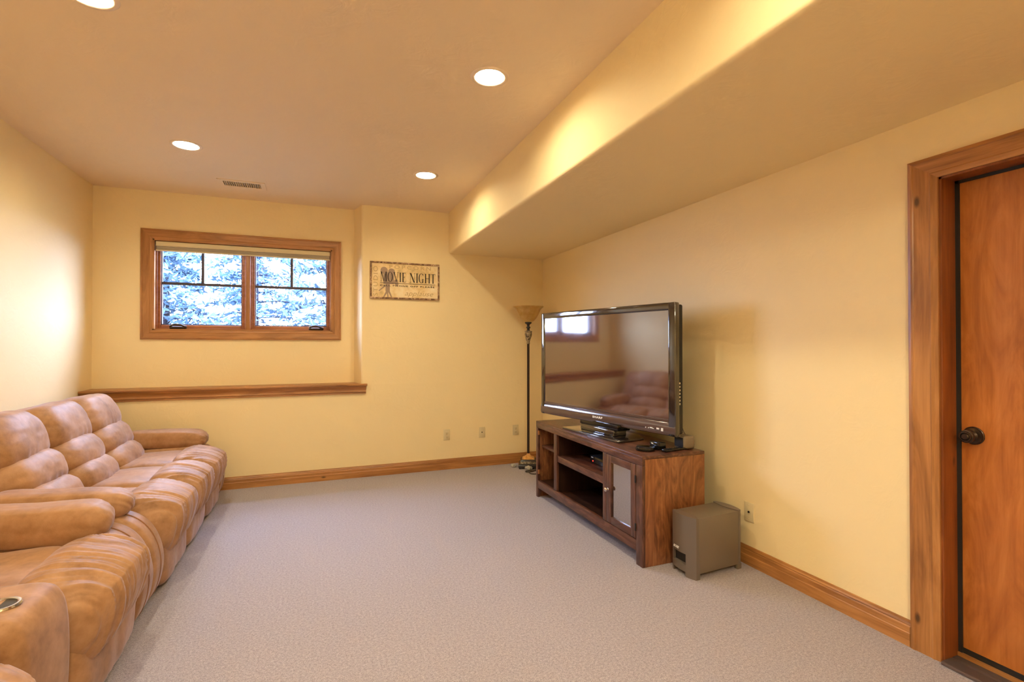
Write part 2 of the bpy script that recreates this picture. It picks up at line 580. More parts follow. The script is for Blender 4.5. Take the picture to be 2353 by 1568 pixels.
# wood ledge below the window recess
ledge = S(empty('trim_1', (-.70, YP, .937)), 'stained wood ledge with moulded apron below the window', 'ledge')
LX1 = .478
box('ledge_cap', XL, LX1 + .012, YP - .040, YR, .917, .937, M_WX, ledge, .004)
ap = [(0, .917), (-.030, .917), (-.030, .910), (-.022, .900), (-.015, .885), (-.013, .866), (-.0145, .862), (-.019, .859), (-.0185, .853), (-.013, .850), (-.015, .846), (-.014, .838), (0, .838)]
prism('ledge_apron', [(YP + a, b) for a, b in ap], 0, XL, LX1, M_WX, ledge, smooth=True)

# ---------------------------------------------------------------- window
win = S(empty('window_1', (-.615, YR, WZ0)), 'stained wood casement window with two sashes', 'window')
CO = (-1.478, .248, 1.377, 2.391)     # casing outside
def casing(name, p0, p1, q0, q1, face_axis, mat, parent, thick_dir, base):
    """mitred moulded board: p outer edge ends, q inner edge ends (2D in plane)."""
    steps = [(0, .018), (.10, .020), (.16, .020), (.20, .0165), (.72, .0135), (.78, .0165), (.86, .013), (1.0, .011)]
    bm = bmesh.new()
    rows = []
    def P(u, v, t):
        return (u, base + thick_dir * t, v) if face_axis == 1 else (base + thick_dir * t, u, v)
    for f, t in [(0, 0)] + steps + [(1, 0)]:
        a = [p0[i] + (q0[i] - p0[i]) * f for i in (0, 1)]
        b = [p1[i] + (q1[i] - p1[i]) * f for i in (0, 1)]
        rows.append((bm.verts.new(P(a[0], a[1], t)), bm.verts.new(P(b[0], b[1], t))))
    for A, B in zip(rows, rows[1:]):
        bm.faces.new((A[0], A[1], B[1], B[0]))
    bm.faces.new([r[0] for r in rows])
    bm.faces.new([r[1] for r in rows])
    return finish(bm, name, mat, parent, False, False)
o0, o1, o2, o3 = (CO[0], CO[2]), (CO[1], CO[2]), (CO[1], CO[3]), (CO[0], CO[3])
i0, i1, i2, i3 = (WX0, WZ0), (WX1, WZ0), (WX1, WZ1), (WX0, WZ1)
casing('casing', o0, o1, i0, i1, 1, M_WX, win, -1, YR)
casing('casing', o3, o2, i3, i2, 1, M_WX, win, -1, YR)
casing('casing', o0, o3, i0, i3, 1, M_WZ, win, -1, YR)
casing('casing', o1, o2, i1, i2, 1, M_WZ, win, -1, YR)
JD = .155
for (x0, x1, z0, z1, m) in ((WX0 - .006, WX0 + .014, WZ0, WZ1, M_WZ), (WX1 - .014, WX1 + .006, WZ0, WZ1, M_WZ), (WX0, WX1, WZ0 - .006, WZ0 + .012, M_WX), (WX0, WX1, WZ1 - .014, WZ1 + .006, M_WX)):
    box('jamb', x0, x1, YR - .010, YR + JD, z0, z1, m, win)
XM = -.612
box('mullion', XM - .021, XM + .021, YR + .018, YR + JD, WZ0 + .012, WZ1 - .014, M_WZ, win, .004)
SY0, SY1 = YR + .058, YR + .102
def sash(x0, x1, crank_x):
    z0, z1 = WZ0 + .012, WZ1 - .014
    st, rb, rt = .036, .040, .036
    # stepped stop beads around the sash
    bm = bmesh.new()
    for (a, b, c, d) in ((x0, x0 + .012, z0, z1), (x1 - .012, x1, z0, z1), (x0, x1, z0, z0 + .010), (x0, x1, z1 - .012, z1)):
        bm_box(bm, a, b, YR + .040, SY0, c, d, .003)
    finish(bm, 'stop_bead', M_REDW, win, True, False, 35)
    bm = bmesh.new()
    for (a, b, c, d) in ((x0, x0 + st, z0, z1), (x1 - st, x1, z0, z1), (x0 + st, x1 - st, z0, z0 + rb), (x0 + st, x1 - st, z1 - rt, z1)):
        bm_box(bm, a, b, SY0, SY1, c, d, .004)
    so = finish(bm, 'sash', M_REDW, win, True, False, 35)
    gx0, gx1, gz0, gz1 = x0 + st, x1 - st, z0 + rb, z1 - rt
    bm = bmesh.new()
    for (a, b, c, d) in ((gx0, gx0 + .008, gz0, gz1), (gx1 - .008, gx1, gz0, gz1), (gx0, gx1, gz0, gz0 + .008), (gx0, gx1, gz1 - .008, gz1)):
        bm_box(bm, a, b, SY0 + .012, SY1 - .004, c, d)
    finish(bm, 'glazing_bead', M_MUNTIN, so, False, False)
    box('pane', gx0, gx1, SY0 + .022, SY0 + .026, gz0, gz1, M_GLASS, so)
    zm = 1.905
    box('muntin', gx0, gx1, SY0 + .012, SY0 + .036, zm - .012, zm + .012, M_MUNTIN, so)
    xm = (gx0 + gx1) / 2
    box('muntin', xm - .012, xm + .012, SY0 + .012, SY0 + .036, zm + .012, gz1, M_MUNTIN, so)
    # folding crank
    bm = bmesh.new()
    zc = z0 + .003
    bm_box(bm, crank_x - .070, crank_x + .070, YR + .026, YR + .056, zc, zc + .024, .009, 3)
    bm_tube(bm, spline([(crank_x - .066, YR + .030, zc + .024), (crank_x - .03, YR + .026, zc + .040), (crank_x + .02, YR + .024, zc + .038), (crank_x + .052, YR + .026, zc + .022), (crank_x + .070, YR + .026, zc + .020)], 5), .009, 8)
    cr = finish(bm, 'crank_handle', M_BRONZE, so, True, False, 50)
    cr['label'] = 'dark bronze folding crank'
    return so
SA = sash(WX0 + .014, XM - .021, -1.195)
SB = sash(XM + .021, WX1 - .014, .010)
M_ = Matrix.Translation((-.40 - SB.parent.location.x, SY0 - .001 - YR, WZ0 + .047 - WZ0)) @ Matrix.Rotation(PI / 2, 4, 'X')
shade = tag(empty('window_shade', (-.615, YR + .02, 2.20)), 'cream raised shade across the top of the window', 'window shade')
box('headrail', WX0 + .020, WX1 - .020, YR + .004, YR + .036, 2.247, 2.284, M_SHADE_A, shade, .003)
box('valance_lip', WX0 + .020, WX1 - .020, YR + .000, YR + .008, 2.240, 2.249, M_SHADE_A, shade, .003)
for k in range(4):
    z = 2.240 - .008 * (k + 1)
    box('pleat', WX0 + .023, WX1 - .023, YR + .010 + .001 * (k % 2), YR + .032, z, z + .0075, M_SHADE_B, shade, .003)
box('bottom_rail', WX0 + .019, WX1 - .019, YR + .008, YR + .034, 2.197, 2.208, M_SHADE_A, shade, .003)

# ---------------------------------------------------------------- door
door = S(empty('door_1', (XR, (DY0 + DY1) / 2, 0)), 'orange stained flush wood door in a moulded frame', 'door')
IY, OY, IZ, OZ = DY1 - .002, 1.408, 2.030, 2.122
IY2, OY2 = DY0 + .002, DY0 - .108
casing('casing', (OY, 0), (OY, OZ), (IY, 0), (IY, IZ), 0, M_WZ, door, -1, XR)
casing('casing', (OY2, 0), (OY2, OZ), (IY2, 0), (IY2, IZ), 0, M_WZ, door, -1, XR)
casing('casing', (OY, OZ), (OY2, OZ), (IY, IZ), (IY2, IZ), 0, M_WY, door, -1, XR)
XD = XR + .096
box('jamb', XR - .002, XR + .20, DY1 - .012, DY1 + .02, 0, DZ, M_JAMB, door)
box('jamb', XR - .002, XR + .20, DY0 - .02, DY0 + .012, 0, DZ, M_JAMB, door)
box('jamb', XR - .002, XR + .20, DY0, DY1, DZ - .014, DZ + .01, M_JAMB, door)
bm = bmesh.new()
bm_box(bm, XD - .006, XD + .06, DY1 - .026, DY1 - .010, .03, DZ - .012)
bm_box(bm, XD - .006, XD + .06, DY0 + .010, DY0 + .026, .03, DZ - .012)
bm_box(bm, XD - .006, XD + .06, DY0 + .012, DY1 - .012, DZ - .026, DZ - .012)
bm_box(bm, XD - .002, XD + .06, DY0 + .012, DY1 - .012, .030, .052)
finish(bm, 'weatherstrip', M_MATTE, door, False, False)
slab = box('door_slab', XD + .002, XD + .046, DY0 + .024, DY1 - .025, .050, DZ - .025, M_DOOR, door)
KY, KZ = 1.232, .948
rotk = Matrix.Rotation(-PI / 2, 3, 'Y')
lathe('knob', [(0, .066), (.010, .066), (.013, .063), (.015, .060), (.0165, .0635), (.020, .063), (.0215, .058), (.026, .056), (.0265, .046), (.022, .038), (.013, .034), (.012, .022), (.020, .014), (.033, .012), (.0345, .006), (.037, .004), (.037, 0), (0, 0)], M_BRONZE, slab, 40, (XD + .002 - XR, KY - (DY0 + DY1) / 2, KZ), rotk, angle=30)
bm = bmesh.new()
bm_box(bm, XR - .030, XR + .085, DY0 + .010, DY1 - .012, .002, .014, .002)
for i in range(13):
    x = XR - .026 + i * .0043
    bm_box(bm, x, x + .0022, DY0 + .012, DY1 - .014, .012, .0165)
for i in range(8):
    x = XR + .046 + i * .0043
    bm_box(bm, x, x + .0022, DY0 + .012, DY1 - .014, .012, .0165)
th = finish(bm, 'threshold', M_THR, door, False, False)
th['label'] = 'ribbed dark bronze threshold plate'
box('sill_strip', XR + .082, XD + .010, DY0 + .012, DY1 - .013, .006, .030, M_WY, door)

# ================================================================ WALL AND CEILING FITTINGS
def ceiling_can(x, y, label, grp):
    t = tag(empty('recessed_light', (x, y, ZC)), label, 'ceiling light', grp)
    lathe('trim_ring', [(.078, .002), (.078, -.003), (.083, -.006), (.098, -.004), (.102, 0), (.086, .002)], M_TRIMRING, t, 40)
    lathe('housing', [(.0785, .000), (.0785, .050), (.070, .070), (.03, .072), (0, .072)], M_TRIMRING, t, 32)
    b = lathe('bulb_lens', [(0, .010), (.030, .013), (.052, .021), (.060, .034)], M_BULB, t, 20)
    if b.data.polygons[0].normal.z > 0:
        b.data.flip_normals()
    lathe('bulb_back', [(.060, .0342), (.046, .052), (.02, .066), (0, .066)], M_TRIMRING, t, 20)
    return t
CL = ['lit recessed ceiling light next to the ceiling vent', 'small lit recessed ceiling light by the soffit, nearest the movie sign', 'lit recessed ceiling light above the sofas, cut off by the top edge',
      'large lit recessed ceiling light beside the soffit above the room centre', 'unseen recessed light added over the console seat for more light', 'unseen recessed light added by the door for more light',
      'unseen recessed light added at the back of the room on the sofa side', 'unseen recessed light added at the back of the room beside the soffit']
for (x, y), l in zip(CANS, CL):
    ceiling_can(x, y, l, 'recessed ceiling lights')

dome = tag(empty('fill_dome', (.25, -1.15, ZC)), 'added fill light shaped as a ceiling dome, unseen at the back of the room', 'ceiling light')  # added fill lamp, brightens the faces turned towards the camera
lathe('fill_mount', [(0, 0), (.19, 0), (.19, -.020), (.175, -.030), (0, -.030)], M_TRIMRING, dome, 40)
M_FILL = NT('fill_glow')
_e = M_FILL.n('ShaderNodeEmission', {'Color': BULB_COLOR, 'Strength': FILL_STRENGTH})
M_FILL.t.links.new(_e.outputs[0], M_FILL.out.inputs[0])
lathe('fill_shell', [(.170, -.030), (.168, -.055), (.145, -.090), (.10, -.115), (.05, -.127), (0, -.130)], M_FILL.m, dome, 40)

vent = tag(empty('ceiling_vent', (-.60, 4.962, ZC)), 'small slatted air vent set in the ceiling above the window', 'vent')
bm = bmesh.new()
for (a, b, c, d) in ((VX0 - .040, VX1 + .040, VY0 - .040, VY0), (VX0 - .040, VX1 + .040, VY1, VY1 + .040), (VX0 - .040, VX0, VY0, VY1), (VX1, VX1 + .040, VY0, VY1)):
    bm_box(bm, a, b, c, d, ZC - .006, ZC + .001)
finish(bm, 'vent_frame', M_GRILLE, vent, False, False)
bm = bmesh.new()
bm_box(bm, VX0, VX1, VY0, VY1, ZC + .05, ZC + .055)
for (a, b, c, d) in ((VX0 - .003, VX1 + .003, VY0 - .003, VY0), (VX0 - .003, VX1 + .003, VY1, VY1 + .003), (VX0 - .003, VX0, VY0, VY1), (VX1, VX1 + .003, VY0, VY1)):
    bm_box(bm, a, b, c, d, ZC + .001, ZC + .055)
finish(bm, 'duct_box', M_VENTDARK, vent, False, False)
slat_me = None
for i in range(17):
    x = VX0 + .010 + (VX1 - VX0 - .020) * i / 16
    if slat_me is None:
        bm = bmesh.new()
        bm_box(bm, -.0022, .0022, VY0 - 4.962, VY1 - 4.962, -.004, .009)
        bmesh.ops.rotate(bm, verts=bm.verts, cent=(0, 0, 0), matrix=Matrix.Rotation(.35, 3, 'Y'))
        so = finish(bm, 'slat', M_GRILLE, vent)
        slat_me = so.data
    else:
        so = link('slat', slat_me, None, vent)
    so.location = (x + .60, 0, 0)

def wall_plate(loc, rz, kind, label, cat, grp=None):
    t = tag(empty('wall_outlet' if kind == 'duplex' else 'cable_jack', loc, rz), label, cat, grp)
    # local: faces -y, centred at the origin
    box('cover_plate', -.035, .035, -.006, 0, -.0575, .0575, M_PLATE, t, .0025, local=True)
    if kind == 'duplex':
        for zc in (.0195, -.0195):
            lathe('receptacle', [(0, .0085), (.0155, .0085), (.0168, .0075), (.0168, .0)], M_PLATE, t, 20, (0, 0, zc), Matrix.Rotation(PI / 2, 3, 'X'))
            bm = bmesh.new()
            bm_box(bm, -.0075, -.0055, -.0090, -.0080, zc - .001, zc + .007)
            bm_box(bm, .0055, .0075, -.0090, -.0080, zc - .001, zc + .006)
            bm_box(bm, -.002, .002, -.0090, -.0080, zc - .009, zc - .005)
            finish(bm, 'slots', M_SLOT, t)
        lathe('screw', [(0, .0075), (.0025, .0075), (.003, .006)], M_BRASS, t, 10, (0, 0, 0), Matrix.Rotation(PI / 2, 3, 'X'))
    else:
        lathe('jack', [(0, .004), (.002, .004), (.002, .012), (.0048, .012), (.0048, .006), (.007, .006), (.007, 0)], M_BRONZE, t, 12, (0, 0, 0), Matrix.Rotation(PI / 2, 3, 'X'))
        for zc in (.042, -.042):
            lathe('screw', [(0, .0075), (.0025, .0075), (.003, .006)], M_PLATE, t, 10, (0, 0, zc), Matrix.Rotation(PI / 2, 3, 'X'))
    return t
wall_plate((1.310, YP, .367), 0, 'duplex', 'almond duplex outlet below the movie sign, farthest from the floor lamp', 'outlet', 'plates on the window wall')
wall_plate((1.706, YP, .370), 0, 'jack', 'almond cable jack plate between the two wall outlets', 'cable jack', 'plates on the window wall')
wall_plate((2.104, YP, .371), 0, 'duplex', 'almond duplex outlet beside the floor lamp', 'outlet', 'plates on the window wall')
wall_plate((XR, 2.294, .317), -PI / 2, 'jack', 'almond cable jack plate behind the subwoofer', 'cable jack')

# ---------------------------------------------------------------- movie sign
SX0, SX1, SZ0, SZ1 = .515, 1.226, 1.799, 2.178
sign = tag(empty('movie_sign', (SX0, YP, SZ0)), 'framed vintage movie night sign on the wall by the soffit', 'sign')
SW, SH = SX1 - SX0, SZ1 - SZ0
box('panel', .010, SW - .010, -.012, -.001, .010, SH - .010, M_PAPER, sign, local=True)
fw = .017
def frame_bar(x0, x1, z0, z1):
    box('frame_bar', x0, x1, -.021, 0, z0, z1, M_SFRAME, sign, .003, local=True)
frame_bar(0, SW, SH - fw, SH)
frame_bar(0, SW, 0, fw)
frame_bar(0, fw, fw, SH - fw)
frame_bar(SW - fw, SW, fw, SH - fw)
def SM(dy):
    return Matrix.Translation((0, dy, 0)) @ Matrix.Rotation(PI / 2, 4, 'X')
def ell(cx, cy, rx, ry, n=28):
    return [(cx + rx * math.cos(2 * PI * i / n), cy + ry * math.sin(2 * PI * i / n)) for i in range(n)]
def ring_quads(cx, cy, rx, ry, ix, iy, a0=0, a1=360, n=32):
    q = []
    for k in range(n):
        a = math.radians(a0 + (a1 - a0) * k / n)
        b = math.radians(a0 + (a1 - a0) * (k + 1) / n)
        q.append([(cx + rx * math.cos(a), cy + ry * math.sin(a)), (cx + rx * math.cos(b), cy + ry * math.sin(b)), (cx + ix * math.cos(b), cy + iy * math.sin(b)), (cx + ix * math.cos(a), cy + iy * math.sin(a))])
    return q
def rc(x0, x1, y0, y1):
    return [(x0, y0), (x1, y0), (x1, y1), (x0, y1)]
TH, tn, sf = .155, .040, .032     # thick stroke, thin stroke, serif height
def stem(x, w=TH):
    return [rc(x, x + w, 0, 1), rc(x - .06, x + w + .06, 0, sf), rc(x - .06, x + w + .06, 1 - sf, 1)]
SER = {
    'M': (.98, [[(.10, 1), (.26, 1), (.56, 0), (.50, 0)], [(.80, 1), (.84, 1), (.56, 0), (.50, .08)], rc(.12, .12 + tn, 0, 1), rc(.03, .24, 0, sf), rc(.03, .26, 1 - sf, 1)] + [rc(.76, .76 + TH, 0, 1), rc(.69, .97, 0, sf), rc(.72, .97, 1 - sf, 1)]),
    'O': (.80, ring_quads(.40, .5, .37, .52, .235, .485)),
    'V': (.78, [[(.06, 1), (.22, 1), (.46, 0), (.40, 0)], [(.64, 1), (.68, 1), (.46, 0), (.41, .06)], rc(-.01, .30, 1 - sf, 1), rc(.54, .78, 1 - sf, 1)]),
    'I': (.36, stem(.11)),
    'E': (.66, stem(.11) + [rc(.11, .58, 0, tn), rc(.11, .56, 1 - tn, 1), rc(.11, .44, .50, .50 + tn), [(.58, 0), (.54, 0), (.60, .24), (.61, .24)], [(.52, 1), (.56, 1), (.575, .78), (.565, .78)], rc(.42, .45, .40, .64)]),
    'N': (.88, [[(.08, 1), (.25, 1), (.77, 0), (.74, 0)], [(.08, 1), (.25, 1), (.77, 0), (.60, .04)], rc(.12, .12 + tn, 0, 1), rc(.73, .73 + tn, 0, 1), rc(.03, .25, 0, sf), rc(.64, .86, 1 - sf, 1), rc(0, .2, 1 - sf, 1)]),
    'G': (.84, ring_quads(.42, .5, .38, .52, .245, .485, 42, 318) + [rc(.58, .70, .03, .42), rc(.50, .80, .40, .40 + sf), rc(.69, .715, .72, .98)]),
    'H': (.88, stem(.10) + stem(.64) + [rc(.10, .74, .48, .48 + tn)]),
    'T': (.74, [rc(.30, .30 + TH, 0, 1), rc(.23, .505, 0, sf), rc(.03, .71, 1 - tn, 1), [(.03, 1), (.06, 1), (.045, .76), (.03, .76)], [(.68, 1), (.71, 1), (.71, .76), (.695, .76)]]),
}
x0t, x1t = .138 * SW, .944 * SW
word = 'MOVIE NIGHT'
tot = sum(.42 if c == ' ' else SER[c][0] + .03 for c in word)
kx = (x1t - x0t) / tot
cap, zb = .099, (1 - .535) * SH
x = 0
polys = []
for c in word:
    if c == ' ':
        x += .42
        continue
    w, ps = SER[c]
    for p in ps:
        polys.append([((x + u) * kx + x0t, v * cap + zb) for u, v in p])
    x += w + .03
bm = bmesh.new()
for i, p in enumerate(polys):
    bm.faces.new([bm.verts.new((u, v, 0)) for u, v in p])
bmesh.ops.transform(bm, matrix=SM(-.0150), verts=bm.verts)
finish(bm, 'lettering', M_INK, sign)['kind'] = 'stuff'
flat_polys('underline', [rc(x0t, x1t - .005, (1 - .578) * SH, (1 - .568) * SH)], M_INK, sign, SM(-.0145), .0003)
text('lettering', 'CELL PHONE OFF PLEASE', .021, M_INK, sign, SM(-.0148) @ Matrix.Translation((x0t, (1 - .660) * SH, 0)), .0002, spacing=1.25, width=.79 * SW, bold=.0003)['kind'] = 'stuff'
text('lettering', 'applause', .072, M_INK3, sign, SM(-.0123) @ Matrix.Translation((.49 * SW, (1 - .895) * SH, 0)), .0002, shear=.38, width=.42 * SW)['kind'] = 'stuff'
text('lettering', 'POPCORN', .052, M_INK3, sign, SM(-.0122) @ Matrix.Translation((.27 * SW, (1 - .175) * SH, 0)), .0002, spacing=1.5, width=.60 * SW)['kind'] = 'stuff'
text('lettering', 'STUDIO', .062, M_INK3, sign, SM(-.0122) @ Matrix.Translation((.105 * SW, (1 - .93) * SH, 0)) @ Matrix.Rotation(PI / 2, 4, 'Z'), .0002, spacing=1.2, width=.80 * SH)['kind'] = 'stuff'
cs = []
def fx(u): return u * SW
def fz(v): return (1 - v) * SH
cs.append(ell(fx(.195), fz(.235), .036, .036))
cs.append(ell(fx(.300), fz(.265), .034, .034))
cs.append(rc(fx(.185), fx(.335), fz(.60), fz(.28)))
cs.append([(fx(.33), fz(.56)), (fx(.375), fz(.66)), (fx(.395), fz(.62)), (fx(.395), fz(.50)), (fx(.375), fz(.46)), (fx(.33), fz(.50))])
cs.append(rc(fx(.215), fx(.275), fz(.80), fz(.60)))
cs.append([(fx(.225), fz(.78)), (fx(.255), fz(.80)), (fx(.195), fz(.965)), (fx(.177), fz(.965))])
cs.append([(fx(.232), fz(.80)), (fx(.252), fz(.80)), (fx(.258), fz(.965)), (fx(.242), fz(.965))])
cs.append([(fx(.248), fz(.80)), (fx(.272), fz(.78)), (fx(.312), fz(.965)), (fx(.296), fz(.965))])
cs.append([(fx(.205), fz(.63)), (fx(.225), fz(.65)), (fx(.128), fz(.80)), (fx(.116), fz(.785))])
bm = bmesh.new()
for i, p in enumerate(cs):
    bm.faces.new([bm.verts.new((u, v, i * .00002)) for u, v in p])
bmesh.ops.transform(bm, matrix=SM(-.0121), verts=bm.verts)
finish(bm, 'camera_silhouette', M_INK2, sign)

# ================================================================ TELEVISION CABINET
FX, BX_, Y0, Y1, TH_ = 1.810, 2.278, 2.487, 4.022, .660
st = tag(empty('tv_cabinet', (2.04, 3.254, 0)), 'dark stained low wooden media cabinet under the television', 'cabinet')
def sb(name, x0, x1, y0, y1, z0, z1, m, bev=.002, par=None):
    return box(name, x0, x1, y0, y1, z0, z1, m, par or st, bev)
sb('top', FX, BX_, Y0, Y1, .640, TH_, M_STAND_Y, .003)
sb('side_panel', FX + .02, BX_, Y0, Y0 + .020, .0, .640, M_STAND_Z)
sb('side_panel', FX + .02, BX_, Y1 - .020, Y1, .0, .640, M_STAND_Z)
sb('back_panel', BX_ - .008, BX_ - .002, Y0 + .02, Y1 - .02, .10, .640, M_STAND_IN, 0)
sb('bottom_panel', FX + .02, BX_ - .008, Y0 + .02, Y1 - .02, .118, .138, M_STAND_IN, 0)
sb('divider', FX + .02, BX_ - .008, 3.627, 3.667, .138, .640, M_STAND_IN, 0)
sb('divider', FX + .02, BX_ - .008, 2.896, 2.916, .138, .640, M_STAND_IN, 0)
sb('shelf', FX + .045, BX_ - .01, 3.672, 3.998, .428, .448, M_STAND_Y)
sb('shelf', FX + .015, BX_ - .01, 2.918, 3.628, .410, .430, M_STAND_Y)
sb('shelf_rail', FX + .006, FX + .022, 2.927, 3.620, .385, .434, M_STAND_Y)
# face frame
sb('top_rail', FX, FX + .022, Y0, Y1, .602, .642, M_STAND_Y)
sb('stile', FX, FX + .022, 3.985, Y1, .0, .602, M_STAND_F)
sb('stile', FX, FX + .022, 3.620, 3.672, .150, .602, M_STAND_F)
sb('stile', FX, FX + .022, 2.886, 2.927, .150, .602, M_STAND_F)
sb('stile', FX, FX + .022, Y0, 2.551, .0, .602, M_STAND_F)
sb('bottom_rail', FX, FX + .022, 2.551, 3.985, .080, .147, M_STAND_Y)
for z in (.56, .22):
    sb('hinge_plate', FX + .002, FX + .020, 3.977, 3.986, z - .018, z + .018, M_BRASS, .001)
cd = empty('cabinet_door', (FX - 2.04, 2.717 - 3.254, .376))
cd.parent = st
DYa, DYb, DZa, DZb = 2.555, 2.882, .152, .600
gy0, gy1, gz0, gz1 = 2.606, 2.826, .196, .552
def db(name, x0, x1, y0, y1, z0, z1, m, bev=.002):
    return box(name, x0, x1, y0, y1, z0, z1, m, cd, bev)
db('door_stile', FX - .001, FX + .020, gy1, DYb, DZa, DZb, M_STAND_F)
db('door_stile', FX - .001, FX + .020, DYa, gy0, DZa, DZb, M_STAND_F)
db('door_rail', FX - .001, FX + .020, gy0, gy1, gz1, DZb, M_STAND_Y)
db('door_rail', FX - .001, FX + .020, gy0, gy1, DZa, gz0, M_STAND_Y)
db('pane', FX + .010, FX + .013, gy0, gy1, gz0, gz1, M_CABGLASS, 0)
lathe('knob', [(0, .030), (.008, .0295), (.0135, .026), (.0145, .022), (.011, .018), (.005, .014), (.005, .006), (.009, .003), (.009, 0)], M_NICKEL, cd, 24, (-.001, 2.857 - 2.717, .370 - .376), rotk)
for z in (.512, .222):
    db('hinge', FX - .006, FX + .004, DYa - .006, DYa + .004, z - .022, z + .022, M_MATTE, .001)

# disc player in the middle bay
pl = tag(empty('disc_player', (2.09, 3.20, .4305)), 'black disc player on the middle shelf of the cabinet', 'player')
box('body', 1.961, 2.240, 3.065, 3.340, .4360, .486, M_MATTE, pl, .003)
box('front_panel', 1.955, 1.962, 3.065, 3.340, .437, .485, M_BLACK, pl, .001)
box('status_light', 1.953, 1.956, 3.295, 3.305, .446, .453, M_LED, pl)
for xx in (1.975, 2.22):
    for yy in (3.085, 3.32):
        box('foot', xx - .008, xx + .008, yy - .008, yy + .008, .4306, .437, M_MATTE, pl)
box('badge', 1.9542, 1.9552, 3.295, 3.322, .473, .478, M_WHITE, pl)

# ================================================================ TELEVISION
TVH, TVW, TZB = .856, 1.383, .742
tv_ang = math.radians(12.9)
ax, ay = 1.803 + TVW / 2 * math.sin(tv_ang), 3.905 - TVW / 2 * math.cos(tv_ang)
#     # turned on its foot
tv = tag(empty('television', (ax + .05, ay, .660)), 'large glossy black flat screen television on the cabinet', 'television')
tvp = Matrix.Translation((-.05, 0, 0)) @ Matrix.Rotation(tv_ang, 4, 'Z')   # local: u along -y (viewer's right), front faces -x
def tvm(o):
    o.data.transform(tvp)
    return o
# local axes before tvp: x = depth (front at 0, back +), y = along (+y is viewer's left), z up from cabinet top
z0 = TZB - .660
hw = TVW / 2
bz_l, bz_t, bz_b = .048, .050, .105
def tvbox(name, *a, m=M_BEZEL, bev=.004, par=None):
    return tvm(box(name, *a, m, par or tv, bev, 3, local=True))
bm = bmesh.new()
prof = []
tvbox('back_shell', .030, .095, -hw + .012, hw - .012, z0 + .010, z0 + TVH - .012, m=M_MATTE, bev=.012)
tvbox('rear_housing', .090, .125, -hw * .7, hw * .7, z0 + .10, z0 + TVH - .14, m=M_MATTE, bev=.012)
tvbox('bezel_side', .000, .045, hw - bz_l, hw, z0, z0 + TVH, bev=.010)
tvbox('bezel_side', .000, .045, -hw, -hw + bz_l + .012, z0, z0 + TVH, bev=.010)
tvbox('bezel_top', .001, .045, -hw + .004, hw - .004, z0 + TVH - bz_t, z0 + TVH, bev=.010)
# lower bezel with a soft belly
bp = [(.045, z0), (.012, z0), (.002, z0 + .006), (-.002, z0 + .025), (-.001, z0 + .055), (.004, z0 + .080), (.010, z0 + .086), (.004, z0 + .091), (.004, z0 + bz_b), (.045, z0 + bz_b)]
bm = bmesh.new()
bm_prism(bm, bp, 1, -hw + .002, hw - .002)
tvm(finish(bm, 'bezel_lower', plain('bronze_tinted_bezel', (.085, .052, .045), .16, **{'Coat Weight': 1.0, 'Coat Roughness': .08}), tv, True, True, 45))
tvbox('screen', .008, .020, -hw + bz_l + .012, hw - bz_l, z0 + bz_b, z0 + TVH - bz_t, m=M_SCREEN, bev=0)
RT = Matrix.Rotation(-PI / 2, 4, 'Z') @ Matrix.Rotation(PI / 2, 4, 'X')
text('logo', 'SHARP', .021, M_WHITE, tv, tvp @ Matrix.Translation((-.0030, .055, z0 + .038)) @ RT, .0004, spacing=1.1, bold=.0006, width=.105)['kind'] = 'stuff'
for (y, w, zz, h) in ((-.455, .006, .034, .006), (-.478, .006, .034, .006), (-.500, .022, .037, .007), (-.516, .014, .034, .004), (-.556, .022, .038, .010), (-.590, .016, .036, .020)):
    tvbox('indicator_mark', -.0045, -.002, y - w / 2, y + w / 2, z0 + zz - h / 2, z0 + zz + h / 2, m=M_WHITE, bev=0)
for i in range(7):
    tvbox('side_button', .050, .060, -hw + .008, -hw + .0135, z0 + .20 + i * .022, z0 + .212 + i * .022, m=M_CHROME, bev=0)
# foot: swivel column and plate (square to the cabinet)
fm = Matrix.Translation((-.05 + .04, 0, 0)) @ Matrix.Rotation(math.radians(6.5), 4, 'Z')
def foot(o):
    o.data.transform(fm)
    return o
bm = bmesh.new()
bm_prism(bm, [(-.135, -.345), (-.140, .0), (-.128, .345), (.10, .33), (.17, .20), (.17, -.20), (.10, -.33)], 2, .001, .016)
bmesh.ops.recalc_face_normals(bm, faces=bm.faces)
bmesh.ops.bevel(bm, geom=list(bm.edges), offset=.004, segments=2, affect='EDGES', profile=.5)
foot(finish(bm, 'stand_plate', M_BEZEL, tv, True, True, 40))
foot(box('neck', -.060, .06, -.200, .200, .014, .060, M_BEZEL, tv, .010, 3, local=True))
foot(box('neck_cover', -.045, .07, -.225, .225, .055, .10, M_BLACK, tv, .006, 2, local=True))

# small things on the cabinet top
md = tag(empty('media_player', (1.945, 2.640, .6602)), 'small flat black streaming puck on the cabinet corner', 'media player')
bm = bmesh.new()
bm_prism(bm, [(.062 * math.cos(a) * (1 + .08 * math.cos(4 * a)), .062 * math.sin(a) * (1 + .08 * math.cos(4 * a))) for a in [2 * PI * i / 40 for i in range(40)]], 2, .004, .022)
bmesh.ops.recalc_face_normals(bm, faces=bm.faces)
bmesh.ops.bevel(bm, geom=list(bm.edges), offset=.0035, segments=2, affect='EDGES', profile=.5)
finish(bm, 'body', M_BLACK, md, True, True, 30)
lathe('foot_ring', [(0, 0), (.045, 0), (.048, .002), (.048, .006), (0, .006)], M_MATTE, md, 32)
bxo = tag(empty('speaker_module', (2.218, 2.600, .6602)), 'small taupe rounded speaker box behind the television corner', 'speaker')
box('body', -.045, .045, -.050, .050, .001, .084, plain('taupe_plastic', (.20, .15, .10), .45), bxo, .016, 4, local=True)
